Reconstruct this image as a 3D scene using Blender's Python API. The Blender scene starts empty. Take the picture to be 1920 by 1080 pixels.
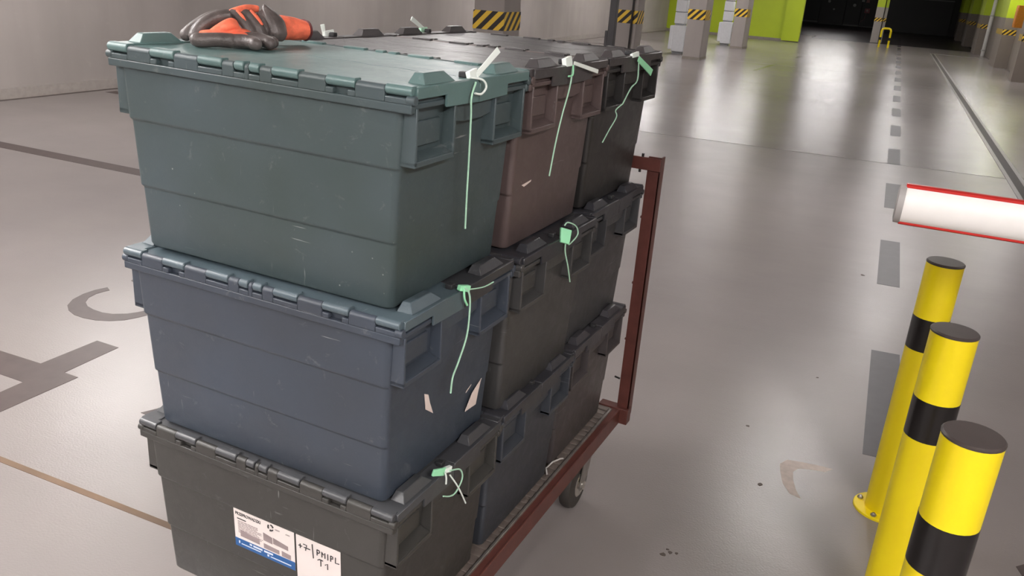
import bpy, bmesh, math, random
from mathutils import Vector, Matrix
random.seed(7)
S = bpy.context.scene
COL = S.collection
PI = math.pi

# ------------------------------------------------------------------ camera
CAM_LOC = Vector((0.60701, -1.02929, 1.51523))
CR = Vector((0.9126856, 0.4025892, 0.0701928))
CD = Vector((0.2007972, -0.2921872, -0.9350439))
CF = Vector((-0.3559291, 0.8674956, -0.3475138))
cam_data = bpy.data.cameras.new('camera')
cam = bpy.data.objects.new('camera', cam_data)
COL.objects.link(cam)
m = Matrix((CR, -CD, -CF)).transposed().to_4x4()
m.translation = CAM_LOC
cam.matrix_world = m
cam_data.sensor_width = 36.0
cam_data.lens = 36.0 * 1571.8 / 1920.0
cam_data.clip_start = 0.05
cam_data.clip_end = 200
S.camera = cam

# ------------------------------------------------------------------ world, exposure
w = bpy.data.worlds.new('garage_air')
S.world = w
w.use_nodes = True
w.node_tree.nodes['Background'].inputs[0].default_value = (0.75, 0.72, 0.70, 1)
w.node_tree.nodes['Background'].inputs[1].default_value = 0.05
S.view_settings.view_transform = 'Standard'
S.view_settings.look = 'None'
S.view_settings.gamma = 1
S.view_settings.exposure = 0.06
S.view_settings.use_curve_mapping = False

CEIL = 2.75
LAMP = 62.0      # emission strength of a tube diffuser
# x, y, heading of the tube (0 = across the aisle, 1 = along it), length, strength factor
LAMPS = [
    (0.45, 5.9, 1, 0.9, 1.35), (1.2, 11.0, 1, 1.2, 0.9), (1.1, 17.0, 1, 1.5, 0.5), (1.0, 23.0, 1, 1.5, 0.5),
    (0.9, 29.0, 1, 1.5, 0.5), (0.8, 35.5, 1, 1.5, 0.3),
    (-2.6, 18.3, 0, 1.0, 0.42), (-3.3, 22.5, 0, 1.1, 0.7), (-3.2, 26.0, 0, 0.6, 1.2), (-4.6, 28.0, 0, 1.3, 1.5),
    (-1.1, 31.0, 0, 1.5, 0.55), (-1.5, 36.0, 0, 1.7, 0.6), (-2.0, 42.0, 0, 2.0, 0.6), (-2.6, 49.0, 0, 2.2, 0.5),
    (2.9, 15.0, 1, 1.5, 0.6), (3.2, 22.0, 1, 1.5, 0.7), (3.2, 27.0, 0, 0.9, 0.75), (3.1, 32.0, 0, 0.9, 0.75),
    (-5.6, 4.4, 1, 1.5, 1.3), (-5.2, 10.5, 1, 1.5, 1.2), (-5.6, 16.5, 1, 1.5, 1.6), (-5.4, 22.5, 1, 1.5, 1.2),
    (-2.2, -2.8, 1, 1.5, 2.0), (0.6, -3.8, 1, 1.5, 1.9), (2.3, -1.9, 1, 1.5, 2.5), (3.0, 3.4, 1, 1.2, 0.3), (-1.6, 2.8, 1, 1.5, 0.42),  # third lamp is added out of view to brighten bollards and barrier arm
    (-2.8, -0.2, 1, 1.5, 2.6), (-5.4, -2.5, 1, 1.5, 1.2),  # first one is an unseen addition that lifts the near-left floor
]

# ------------------------------------------------------------------ node helpers
def lin(c):
    out = []
    for v in c:
        v = v / 255.0
        out.append(v / 12.92 if v <= 0.04045 else ((v + 0.055) / 1.055) ** 2.4)
    return (out[0], out[1], out[2], 1.0)

MATS = {}
def base_mat(name):
    mt = bpy.data.materials.new(name)
    mt.use_nodes = True
    nt = mt.node_tree
    return mt, nt, nt.nodes['Principled BSDF']

def noise(nt, scale, detail=4, vec=None, rough=0.5, dist=0.0):
    n = nt.nodes.new('ShaderNodeTexNoise')
    n.inputs['Scale'].default_value = scale
    n.inputs['Detail'].default_value = detail
    n.inputs['Roughness'].default_value = rough
    n.inputs['Distortion'].default_value = dist
    if vec is not None:
        nt.links.new(vec, n.inputs['Vector'])
    return n

def ramp(nt, fac, stops):
    r = nt.nodes.new('ShaderNodeValToRGB')
    e = r.color_ramp.elements
    e[0].position, e[0].color = stops[0]
    e[1].position, e[1].color = stops[-1]
    for p, c in stops[1:-1]:
        k = e.new(p); k.color = c
    nt.links.new(fac, r.inputs['Fac'])
    return r

def mixc(nt, fac, a, b):
    mx = nt.nodes.new('ShaderNodeMix')
    mx.data_type = 'RGBA'
    for sock, v in ((mx.inputs['Factor'], fac), (mx.inputs['A'], a), (mx.inputs['B'], b)):
        pass
    fs, As, Bs = mx.inputs[0], mx.inputs[6], mx.inputs[7]
    for sk, v in ((fs, fac), (As, a), (Bs, b)):
        if hasattr(v, 'is_linked') or hasattr(v, 'links'):
            nt.links.new(v, sk)
        else:
            sk.default_value = v
    return mx.outputs[2]

def coords(nt, scale=(1, 1, 1), offset=(0, 0, 0), rot=(0, 0, 0)):
    tc = nt.nodes.new('ShaderNodeTexCoord')
    mp = nt.nodes.new('ShaderNodeMapping')
    mp.inputs['Scale'].default_value = scale
    mp.inputs['Location'].default_value = offset
    mp.inputs['Rotation'].default_value = rot
    nt.links.new(tc.outputs['Object'], mp.inputs['Vector'])
    return mp.outputs['Vector']

def bump(nt, bsdf, height, strength, dist=0.01):
    b = nt.nodes.new('ShaderNodeBump')
    b.inputs['Strength'].default_value = strength
    b.inputs['Distance'].default_value = dist
    nt.links.new(height, b.inputs['Height'])
    nt.links.new(b.outputs['Normal'], bsdf.inputs['Normal'])

def simple(name, col, rough=0.5, metal=0.0, var=0.08, nscale=20, bmp=0.0, spec=0.5):
    """plain surface with a little tonal noise"""
    if name in MATS: return MATS[name]
    mt, nt, p = base_mat(name)
    v = coords(nt)
    n = noise(nt, nscale, 4, v)
    d = tuple(max(0, c * (1 - var)) for c in col[:3]) + (1,)
    l = tuple(min(1, c * (1 + var)) for c in col[:3]) + (1,)
    r = ramp(nt, n.outputs['Fac'], [(0.3, d), (0.7, l)])
    nt.links.new(r.outputs['Color'], p.inputs['Base Color'])
    p.inputs['Roughness'].default_value = rough
    p.inputs['Metallic'].default_value = metal
    p.inputs['Specular IOR Level'].default_value = spec
    if bmp: bump(nt, p, n.outputs['Fac'], bmp, 0.005)
    MATS[name] = mt
    return mt

def plastic(name, rgb, seed=0.0, rough=0.42, wear=0.5, tint=None):
    """worn moulded polypropylene: tonal drift, scuffs, fine pale scratches and specks"""
    if name in MATS: return MATS[name]
    mt, nt, p = base_mat(name)
    c = tuple(x * k_ for x, k_ in zip(lin(rgb), (0.63, 0.665, 0.70, 1)))
    v = coords(nt, offset=(seed, seed * 1.7, seed * 0.6))
    big = noise(nt, 3.2, 3, v)
    t = tuple(x * k_ for x, k_ in zip(lin(tint), (0.63, 0.665, 0.70, 1))) if tint else tuple(x * 0.82 for x in c[:3]) + (1,)
    col = mixc(nt, ramp(nt, big.outputs['Fac'], [(0.38, (0, 0, 0, 1)), (0.66, (1, 1, 1, 1))]).outputs['Color'], c, t)
    # scuffs
    sc = noise(nt, 26, 8, v, 0.75, 0.6)
    scr = ramp(nt, sc.outputs['Fac'], [(0.60, (0, 0, 0, 1)), (0.80, (wear * 0.5,) * 3 + (1,))])
    col = mixc(nt, scr.outputs['Color'], col, lin((165, 168, 168)))
    # thin scratches
    for k, (sx, rot) in enumerate((((9, 9, 170), (0.5, 0.1, 0.2)), ((120, 14, 14), (0.3, 0.5, 0.2)))):
        v2 = coords(nt, sx, (seed + k * 3, seed, k), rot)
        s2 = noise(nt, 1.0, 2, v2)
        m1 = noise(nt, 6.0, 2, v)
        mul = nt.nodes.new('ShaderNodeMath'); mul.operation = 'MULTIPLY'
        a = ramp(nt, s2.outputs['Fac'], [(0.705, (0, 0, 0, 1)), (0.74, (1, 1, 1, 1))])
        b = ramp(nt, m1.outputs['Fac'], [(0.55, (0, 0, 0, 1)), (0.68, (wear * 0.75,) * 3 + (1,))])
        nt.links.new(a.outputs['Color'], mul.inputs[0]); nt.links.new(b.outputs['Color'], mul.inputs[1])
        col = mixc(nt, mul.outputs[0], col, lin((185, 188, 186)))
    # specks
    vo = nt.nodes.new('ShaderNodeTexVoronoi'); vo.inputs['Scale'].default_value = 38
    nt.links.new(v, vo.inputs['Vector'])
    sp = ramp(nt, vo.outputs['Distance'], [(0.03, (wear * 0.7,) * 3 + (1,)), (0.07, (0, 0, 0, 1))])
    ms = noise(nt, 4, 1, v)
    mul = nt.nodes.new('ShaderNodeMath'); mul.operation = 'MULTIPLY'
    b = ramp(nt, ms.outputs['Fac'], [(0.58, (0, 0, 0, 1)), (0.66, (1, 1, 1, 1))])
    nt.links.new(sp.outputs['Color'], mul.inputs[0]); nt.links.new(b.outputs['Color'], mul.inputs[1])
    col = mixc(nt, mul.outputs[0], col, lin((200, 203, 200)))
    nt.links.new(col, p.inputs['Base Color'])
    rr = ramp(nt, sc.outputs['Fac'], [(0.3, (rough - 0.06,) * 3 + (1,)), (0.75, (rough + 0.12,) * 3 + (1,))])
    nt.links.new(rr.outputs['Color'], p.inputs['Roughness'])
    fine = noise(nt, 320, 3, v)
    bump(nt, p, fine.outputs['Fac'], 0.08, 0.002)
    MATS[name] = mt
    return mt

def floor_mat():
    mt, nt, p = base_mat('coated_floor')
    v = coords(nt)
    big = noise(nt, 0.35, 4, v)
    mid = noise(nt, 2.2, 5, v)
    c = mixc(nt, ramp(nt, big.outputs['Fac'], [(0.35, (0, 0, 0, 1)), (0.65, (1, 1, 1, 1))]).outputs['Color'], lin((146, 139, 138)), lin((138, 131, 128)))
    c = mixc(nt, ramp(nt, mid.outputs['Fac'], [(0.3, (0.0,) * 3 + (1,)), (0.75, (0.6,) * 3 + (1,))]).outputs['Color'], c, lin((130, 123, 122)))
    nt.links.new(c, p.inputs['Base Color'])
    rr = ramp(nt, mid.outputs['Fac'], [(0.3, (0.235,) * 3 + (1,)), (0.75, (0.264,) * 3 + (1,))])
    # the slab beyond the saw cut has a glossier coat
    tc = nt.nodes.new('ShaderNodeTexCoord'); sx = nt.nodes.new('ShaderNodeSeparateXYZ')
    nt.links.new(tc.outputs['Object'], sx.inputs[0])
    k1 = nt.nodes.new('ShaderNodeMath'); k1.operation = 'MULTIPLY_ADD'; k1.inputs[1].default_value = -0.047
    nt.links.new(sx.outputs['X'], k1.inputs[0]); nt.links.new(sx.outputs['Y'], k1.inputs[2])
    k2 = nt.nodes.new('ShaderNodeMath'); k2.operation = 'LESS_THAN'; k2.inputs[1].default_value = 8.27
    nt.links.new(k1.outputs[0], k2.inputs[0])
    k3 = nt.nodes.new('ShaderNodeMath'); k3.operation = 'MULTIPLY_ADD'; k3.inputs[1].default_value = 0.045
    nt.links.new(k2.outputs[0], k3.inputs[0]); nt.links.new(rr.outputs['Color'], k3.inputs[2])
    nt.links.new(k3.outputs[0], p.inputs['Roughness'])
    p.inputs['Specular IOR Level'].default_value = 0.5
    f1 = noise(nt, 150, 3, v)
    f2 = noise(nt, 5.0, 4, coords(nt, (0.7, 2.0, 1)))
    ad = nt.nodes.new('ShaderNodeMath'); ad.operation = 'MULTIPLY_ADD'
    ad.inputs[1].default_value = 1.2
    nt.links.new(f2.outputs['Fac'], ad.inputs[0]); nt.links.new(f1.outputs['Fac'], ad.inputs[2])
    bump(nt, p, ad.outputs[0], 0.28, 0.0022)
    return mt

def concrete(name, rgb, streak=True):
    if name in MATS: return MATS[name]
    mt, nt, p = base_mat(name)
    v = coords(nt)
    a = noise(nt, 0.8, 5, v)
    b = noise(nt, 9, 6, v, 0.65)
    vs = coords(nt, (1.6, 1.6, 0.12))
    st = noise(nt, 2.2, 4, vs)
    c0 = lin(rgb); c1 = tuple(x * 0.86 for x in c0[:3]) + (1,)
    col = mixc(nt, ramp(nt, a.outputs['Fac'], [(0.35, (0, 0, 0, 1)), (0.65, (1, 1, 1, 1))]).outputs['Color'], c0, c1)
    col = mixc(nt, ramp(nt, st.outputs['Fac'], [(0.42, (0, 0, 0, 1)), (0.7, (0.4,) * 3 + (1,))]).outputs['Color'], col, tuple(x * 0.78 for x in c0[:3]) + (1,))
    col = mixc(nt, ramp(nt, b.outputs['Fac'], [(0.6, (0, 0, 0, 1)), (0.8, (0.3,) * 3 + (1,))]).outputs['Color'], col, tuple(min(1, x * 1.15) for x in c0[:3]) + (1,))
    nt.links.new(col, p.inputs['Base Color'])
    p.inputs['Roughness'].default_value = 0.75
    bump(nt, p, b.outputs['Fac'], 0.15, 0.006)
    MATS[name] = mt
    return mt

def hazard_mat(name, period=0.155, sgn=1):
    if name in MATS: return MATS[name]
    mt, nt, p = base_mat(name)
    tc = nt.nodes.new('ShaderNodeTexCoord')
    sx = nt.nodes.new('ShaderNodeSeparateXYZ')
    nt.links.new(tc.outputs['Object'], sx.inputs[0])
    def mth(op, a, b):
        n = nt.nodes.new('ShaderNodeMath'); n.operation = op
        for i, q in enumerate((a, b)):
            if isinstance(q, (int, float)): n.inputs[i].default_value = q
            else: nt.links.new(q, n.inputs[i])
        return n.outputs[0]
    s = mth('ADD', sx.outputs['X'], mth('MULTIPLY', sx.outputs['Y'], sgn))
    s = mth('SUBTRACT', s, sx.outputs['Z'])
    s = mth('DIVIDE', s, period)
    fr = mth('FRACT', s, 0.0)
    g = mth('GREATER_THAN', fr, 0.5)
    col = mixc(nt, g, lin((238, 196, 60)), lin((40, 35, 34)))
    nt.links.new(col, p.inputs['Base Color'])
    p.inputs['Roughness'].default_value = 0.5
    MATS[name] = mt
    return mt

def emit(name, col, strength):
    mt, nt, p = base_mat(name)
    p.inputs['Base Color'].default_value = (0.9, 0.9, 0.9, 1)
    p.inputs['Emission Color'].default_value = col
    p.inputs['Emission Strength'].default_value = strength
    MATS[name] = mt
    return mt

# ------------------------------------------------------------------ mesh helpers
class MB:
    def __init__(self):
        self.v, self.f = [], []
    def add(self, vs, fs):
        o = len(self.v)
        self.v += [tuple(q) for q in vs]
        self.f += [tuple(i + o for i in f) for f in fs]
        return self
    def box(self, x0, x1, y0, y1, z0, z1):
        vs = [(x0, y0, z0), (x1, y0, z0), (x1, y1, z0), (x0, y1, z0), (x0, y0, z1), (x1, y0, z1), (x1, y1, z1), (x0, y1, z1)]
        return self.add(vs, [(0, 3, 2, 1), (4, 5, 6, 7), (0, 1, 5, 4), (1, 2, 6, 5), (2, 3, 7, 6), (3, 0, 4, 7)])
    def hexa(self, bot, top):
        """bot, top: four points each, counter-clockwise seen from above"""
        return self.add(list(bot) + list(top), [(0, 3, 2, 1), (4, 5, 6, 7), (0, 1, 5, 4), (1, 2, 6, 5), (2, 3, 7, 6), (3, 0, 4, 7)])
    def prism(self, pts, axis, a, b):
        """polygon pts (2-D) extruded along axis from a to b"""
        n = len(pts)
        def P(q, t):
            return {'x': (t, q[0], q[1]), 'y': (q[0], t, q[1]), 'z': (q[0], q[1], t)}[axis]
        vs = [P(q, a) for q in pts] + [P(q, b) for q in pts]
        fs = [tuple(range(n))[::-1], tuple(range(n, 2 * n))] + [(i, (i + 1) % n, n + (i + 1) % n, n + i) for i in range(n)]
        return self.add(vs, fs)
    def loft(self, rings, cap=True):
        n = len(rings[0]); vs = [q for r in rings for q in r]; fs = []
        for k in range(len(rings) - 1):
            for i in range(n):
                fs.append((k * n + i, k * n + (i + 1) % n, (k + 1) * n + (i + 1) % n, (k + 1) * n + i))
        if cap:
            fs.append(tuple(range(n))[::-1]); fs.append(tuple(range((len(rings) - 1) * n, len(rings) * n)))
        return self.add(vs, fs)
    def cyl(self, p0, p1, r, n=16, r1=None):
        return self.tube([p0, p1], [r, r if r1 is None else r1], n)
    def tube(self, pts, r, n=10, flat=1.0, up=None):
        """round (or flattened) tube along pts; r a number or a list"""
        pts = [Vector(q) for q in pts]
        rs = r if isinstance(r, (list, tuple)) else [r] * len(pts)
        rings = []; prev = None
        for i, q in enumerate(pts):
            t = (pts[min(i + 1, len(pts) - 1)] - pts[max(i - 1, 0)]).normalized()
            ref = Vector(up) if up else (prev if prev is not None else (Vector((0, 0, 1)) if abs(t.z) < 0.9 else Vector((1, 0, 0))))
            b = (ref - t * ref.dot(t)).normalized()
            prev = b
            a = t.cross(b)
            rings.append([q + a * (math.cos(2 * PI * k / n) * rs[i]) + b * (math.sin(2 * PI * k / n) * rs[i] * flat) for k in range(n)])
        return self.loft(rings)
    def lathe(self, prof, n=28, c=(0, 0)):
        rings = [[(c[0] + r * math.cos(2 * PI * k / n), c[1] + r * math.sin(2 * PI * k / n), z) for k in range(n)] for r, z in prof]
        return self.loft(rings)
    def build(self, name, mat, parent=None, smooth=40, bevel=0.0, seg=2, loc=None):
        me = bpy.data.meshes.new(name)
        me.from_pydata(self.v, [], self.f)
        bm = bmesh.new(); bm.from_mesh(me)
        bmesh.ops.recalc_face_normals(bm, faces=bm.faces)
        for fc in bm.faces: fc.smooth = smooth > 0
        for e in bm.edges:
            if len(e.link_faces) != 2 or e.calc_face_angle(0) > math.radians(smooth): e.smooth = False
        bm.to_mesh(me); bm.free()
        me.materials.append(mat)
        o = bpy.data.objects.new(name, me)
        COL.objects.link(o)
        if parent is not None: o.parent = parent
        if loc is not None: o.location = loc
        if bevel:
            md = o.modifiers.new('bevel', 'BEVEL'); md.width = bevel; md.segments = seg
            md.limit_method = 'ANGLE'; md.angle_limit = math.radians(40)
            md.harden_normals = False
        return o

def thing(name, label, cat, loc=(0, 0, 0), rot=(0, 0, 0), group=None):
    o = bpy.data.objects.new(name, None)
    COL.objects.link(o)
    o.empty_display_size = 0.1
    o.location = loc; o.rotation_euler = rot
    return tag(o, label, cat, group)

def tag(o, label, cat, group=None):
    o['label'] = label; o['category'] = cat
    if group: o['group'] = group
    return o

def struct(o):
    o['kind'] = 'structure'
    return o

def text_mesh(body, size, name, mat, parent, loc, rot=(PI / 2, 0, 0), sx=1.0, bold=0.0):
    cu = bpy.data.curves.new(name, 'FONT')
    cu.body = body; cu.size = size; cu.extrude = 0.0002; cu.offset = bold
    tmp = bpy.data.objects.new(name, cu)
    me = bpy.data.meshes.new_from_object(tmp)
    bpy.data.objects.remove(tmp); bpy.data.curves.remove(cu)
    me.name = name
    me.materials.clear(); me.materials.append(mat)
    o = bpy.data.objects.new(name, me)
    COL.objects.link(o)
    o.parent = parent; o.location = loc; o.rotation_euler = rot; o.scale = (sx, 1, 1)
    return o

# ------------------------------------------------------------------ the garage shell
CONC = concrete('grey_concrete', (168, 160, 156))
CONC_R = concrete('right_concrete', (138, 128, 120))
GREEN = simple('lime_green_paint', lin((180, 200, 34)), 0.55, var=0.04, nscale=2)
BASEGREY = simple('base_strip_grey', lin((140, 132, 124)), 0.6)
PAINT = simple('dark_floor_paint', lin((80, 69, 67)), 0.45, var=0.10, nscale=14, bmp=0.05)
DASHP = simple('lane_dash_paint', lin((66, 62, 66)), 0.40, var=0.10, nscale=14, bmp=0.05)
DARK = simple('charcoal_gate_paint', lin((34, 32, 36)), 0.5, var=0.1, nscale=2)
HAZ = hazard_mat('hazard_stripes')
XL, XR, Y0, Y1 = -7.45, 3.8, -9.0, 62.0

floor = struct(MB().box(XL - 0.3, XR + 0.3, Y0, Y1 + 0.3, -0.2, 0.0).build('floor', floor_mat()))
struct(MB().box(XL - 0.3, XR + 0.3, Y0, Y1 + 0.3, CEIL, CEIL + 0.25).build('ceiling', concrete('ceiling_concrete', (176, 170, 165))))
wl = struct(MB().box(XL - 0.3, XL, Y0, Y1, 0, CEIL).build('wall_left', CONC))
struct(MB().box(XL, XL + 0.03, Y0, 32.2, 0, 0.105).build('baseboard_left', simple('wall_kerb_grey', lin((158, 150, 145)), 0.7)))
wr = MB().box(XR, XR + 0.3, Y0, Y1, 0, CEIL).build('wall_right', CONC_R)
struct(wr)
MB().box(XR - 0.004, XR, 25.0, Y1, 1.40, CEIL).build('green_band', GREEN, wr)['label'] = 'lime green upper zone'
struct(MB().box(XL - 0.3, XR + 0.3, Y0 - 0.3, Y0, 0, CEIL).build('wall_rear', CONC))
wg = struct(MB().box(XL, -2.55, 32.2, 32.5, 0.085, CEIL).build('wall_green', GREEN))
MB().box(XL, -2.55, 32.195, 32.505, 0.0, 0.085).build('base_strip', BASEGREY, wg)
MB().box(-3.15, -2.54, 32.12, 32.2, 0.03, CEIL).build('corner_panel', GREEN, wg)
wb = struct(MB().box(XL, -0.2, Y1, Y1 + 0.3, 0, CEIL).build('wall_back', simple('dark_wall', lin((52, 49, 53)), 0.6, nscale=1)))
ga = struct(MB().box(-0.25, XR, 57.0, 57.2, 0.0, CEIL).build('wall_end', simple('dark_end_wall', lin((40, 38, 40)), 0.6, nscale=1)))

# dark panels at the back left
for i, (x0, x1, z0) in enumerate(((-5.5, -4.35, 0.16), (-4.30, -2.75, 0.02), (-2.72, -1.75, 0.10), (-1.72, -0.7, 0.06))):
    t = thing('gate_panel', ['charcoal sliding panel beside the green wall edge', 'darkest charcoal sliding panel, reaching the floor, second from the green wall',
              'charcoal sliding panel left of the red hose box', 'charcoal sliding panel behind the red hose box'][i], 'gate', ((x0 + x1) / 2, Y1 - 0.06, 0), group='dark panels at the far end')
    hw = (x1 - x0) / 2
    MB().box(-hw, hw, -0.03, 0.03, z0, 2.5).build('panel', DARK, t, bevel=0.01)
    MB().box(-hw, hw, -0.045, 0.0, max(0, z0 - 0.1), z0).build('bottom_rail', simple('pale_rail', lin((120, 118, 118)), 0.5), t)
t = thing('hose_box', 'small red fire hose box on the dark back wall', 'fire equipment', (-1.36, Y1 - 0.18, 1.02))
MB().box(-0.16, 0.16, -0.06, 0.06, -0.14, 0.16).build('cabinet', simple('fire_red', lin((150, 30, 40)), 0.4), t, bevel=0.01)
MB().cyl((0.0, -0.06, 0.02), (0.0, -0.09, 0.02), 0.07, 14).build('reel', simple('pale_reel', lin((200, 160, 160)), 0.4), t)
for x, z, s in ((-3.82, 1.46, 0.09), (-3.45, 0.98, 0.06), (-2.2, 1.32, 0.10)):
    o = MB().cyl((0, 0, 0), (0, -0.05, 0), s, 14).build('wall_dial', simple('pale_dial', lin((170, 170, 168)), 0.4), loc=(x, Y1 - 0.09, z))
    tag(o, {-3.82: 'uppermost pale round dial on the dark panels', -3.45: 'smallest pale round dial, right below the upper one', -2.2: 'pale ring dial nearest the red hose box'}[x], 'dial', 'pale dials on the far panels')
t = thing('fire_notice', 'white and red notices above the red hose box', 'sign', (-1.62, Y1 - 0.135, 1.70))
MB().box(-0.18, 0.0, -0.02, 0.02, -0.13, 0.13).build('white_sheet', simple('notice_white', lin((205, 205, 205)), 0.5), t)
MB().box(0.1, 0.3, -0.02, 0.02, -0.16, 0.13).build('red_sheet', simple('notice_pink', lin((190, 130, 130)), 0.5), t)
t = thing('wall_hose', 'thin hanging hose under the red hose box', 'hose', (-1.45, Y1 - 0.12, 0.3))
MB().tube([(0.08, 0, 0.55), (0.03, 0, 0.45), (0.0, 0, 0.2), (-0.2, 0, 0.02)], 0.03, 8).build('hose_line', simple('pale_hose', lin((150, 120, 120)), 0.5), t)

# far roller gate
t = thing('roller_gate', 'dark roller gate closing the right half of the far end', 'gate', (1.6, 56.95, 0))
MB().box(-1.75, 1.85, -0.04, 0.0, 0.0, 1.92).build('curtain', DARK, t)
for k in range(14):
    pass
MB().box(-0.2, 1.85, -0.07, 0.0, 1.92, 1.99).build('top_rail', simple('gate_rail', lin((96, 94, 96)), 0.4), t)

# right-hand pilasters with hazard tape
RW = [(22.6, 3.36, 0.6), (28.0, 3.45, 1.7), (36.0, 3.47, 1.6), (43.0, 3.52, 1.6), (50.0, 3.58, 1.6)]
RL = ['concrete pilaster on the right wall, cut by the photo edge beside the orange box', 'concrete pilaster on the right wall between the two nearest pipes',
      'pale concrete pilaster on the right wall behind the floor-length white pipe', 'dim concrete pilaster on the right wall, second from the far gate', 'dimmest concrete pilaster, next to the far gate']
for (y, x, dp), lb in zip(RW, RL):
    t = thing('wall_pilaster', lb, 'pilaster', (x, y, 0), group='pilasters along the right wall')
    wdt = XR - x
    MB().box(0, wdt, 0, dp, 0, 1.40).build('shaft', CONC_R, t)
    MB().box(0, wdt, 0, dp, 1.40, CEIL).build('green_upper', GREEN, t)
    MB().box(-0.004, wdt, -0.004, dp + 0.004, 0.93, 1.08).build('hazard_tape', hazard_mat('hazard_small', 0.13), t)

def pipe(x, y, z0, z1, r, lb):
    t = thing('downpipe', lb, 'pipe', (x, y, z0), group='pipes on the right wall')
    MB().cyl((0, 0, 0), (0, 0, z1 - z0), r, 14).build('tube', simple('white_pipe', lin((205, 203, 200)), 0.4), t)
    for k in (0.06, 0.5, 0.9):
        MB().cyl((0, 0, (z1 - z0) * k), (0, 0, (z1 - z0) * k + 0.05), r * 1.3, 14).build('clamp', simple('pipe_clamp', lin((170, 168, 165)), 0.4), t)
pipe(3.70, 35.2, 0, CEIL, 0.065, 'white floor-length pipe on the right wall with a bracket at its foot')
pipe(3.70, 25.6, 0, 0.98, 0.04, 'thin grey pipe rising to the hazard tape at the right edge')
pipe(3.70, 29.9, 1.2, CEIL, 0.05, 'pale pipe in front of the green zone on the right wall')
t = thing('wall_cabinet', 'orange wall box at the right photo edge above hazard tape', 'box', (3.55, 26.6, 1.45))
MB().box(-0.02, 0.25, -0.25, 0.25, -0.28, 0.30).build('housing', simple('orange_box', lin((214, 132, 30)), 0.45), t, bevel=0.01)
MB().box(-0.03, -0.02, -0.2, 0.2, -0.22, 0.24).build('door', MATS['orange_box'], t)

# pillars in the left parking row
PL = [(-4.165, 8.7, 0.41, 0.50, 'large concrete pillar at left with wide hazard tape, nearest of the row'),
      (-3.96, 14.0, 0.385, 0.40, 'concrete pillar right behind the thin black post'),
      (-3.82, 19.15, 0.40, 0.75, 'concrete pillar standing whole between the two white duct stacks, left of the green panel'),
      (-3.75, 25.0, 0.355, 0.9, 'concrete pillar touching the wide lime green panel')]
for x, y, wd, dp, lb in PL:
    t = thing('concrete_pillar', lb, 'pillar', (x, y, 0), group='concrete pillars along the bays')
    MB().box(0, wd, 0, dp, 0, CEIL).build('shaft', CONC, t, bevel=0.012)
    MB().box(-0.004, wd + 0.004, -0.004, min(dp, 0.55) + 0.004, 0.885, 1.105).build('hazard_tape', HAZ, t)
    MB().box(-0.006, wd + 0.006, -0.006, dp + 0.006, 0, 0.06).build('foot_strip', BASEGREY, t)
t = thing('cable_conduit', 'thin dark cable running down the pillar behind the black post', 'cable', (-3.66, 13.97, 0))
MB().cyl((0, 0, 0), (0, 0, CEIL), 0.018, 8).build('cable', simple('black_cable', lin((40, 36, 36)), 0.5), t)
MB().box(-0.03, 0.03, -0.012, 0.03, 1.3, 1.34).build('clip', MATS['black_cable'], t)

# far pillar between panels and gate
t = thing('concrete_pillar', 'slim far pillar with a green top beside the yellow hoop', 'pillar', (-0.28, 38.3, 0), group='concrete pillars along the bays')
MB().box(0, 0.30, 0, 0.3, 0, 1.40).build('shaft', CONC, t)
MB().box(0, 0.30, 0, 0.3, 1.40, CEIL).build('green_upper', GREEN, t)
MB().box(-0.004, 0.304, -0.004, 0.304, 0.84, 0.985).build('hazard_tape', hazard_mat('hazard_small', 0.13), t)
t = thing('concrete_pillar', 'narrow strip of pillar just right of the slim far pillar', 'pillar', (0.05, 38.45, 0), group='concrete pillars along the bays')
MB().box(0, 0.11, 0, 0.2, 0, 1.40).build('shaft', CONC, t)
MB().box(0, 0.11, 0, 0.2, 1.40, CEIL).build('green_upper', GREEN, t)
MB().box(-0.004, 0.114, -0.004, 0.2, 0.84, 0.985).build('hazard_tape', hazard_mat('hazard_small', 0.13), t)

# hoop guard
t = thing('hoop_barrier', 'yellow and black hoop guard on the floor before the far gate', 'barrier', (0.30, 34.5, 0))
YEL = simple('safety_yellow', lin((255, 228, 22)), 0.38, var=0.03, nscale=8)
BLK = simple('gloss_black', lin((28, 25, 25)), 0.28, var=0.15, nscale=10)
MB().tube([(-0.16, 0, 0.36), (-0.16, 0, 0.60), (-0.13, 0, 0.66), (-0.08, 0, 0.68), (0.08, 0, 0.68), (0.13, 0, 0.66), (0.16, 0, 0.60), (0.16, 0, 0.36)], 0.038, 10).build('hoop', YEL, t)
for s in (-0.16, 0.16):
    MB().cyl((s, 0, 0.26), (s, 0, 0.36), 0.039, 10).build('black_band', BLK, t)
    MB().cyl((s, 0, 0.0), (s, 0, 0.26), 0.038, 10).build('leg', YEL, t)

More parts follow.
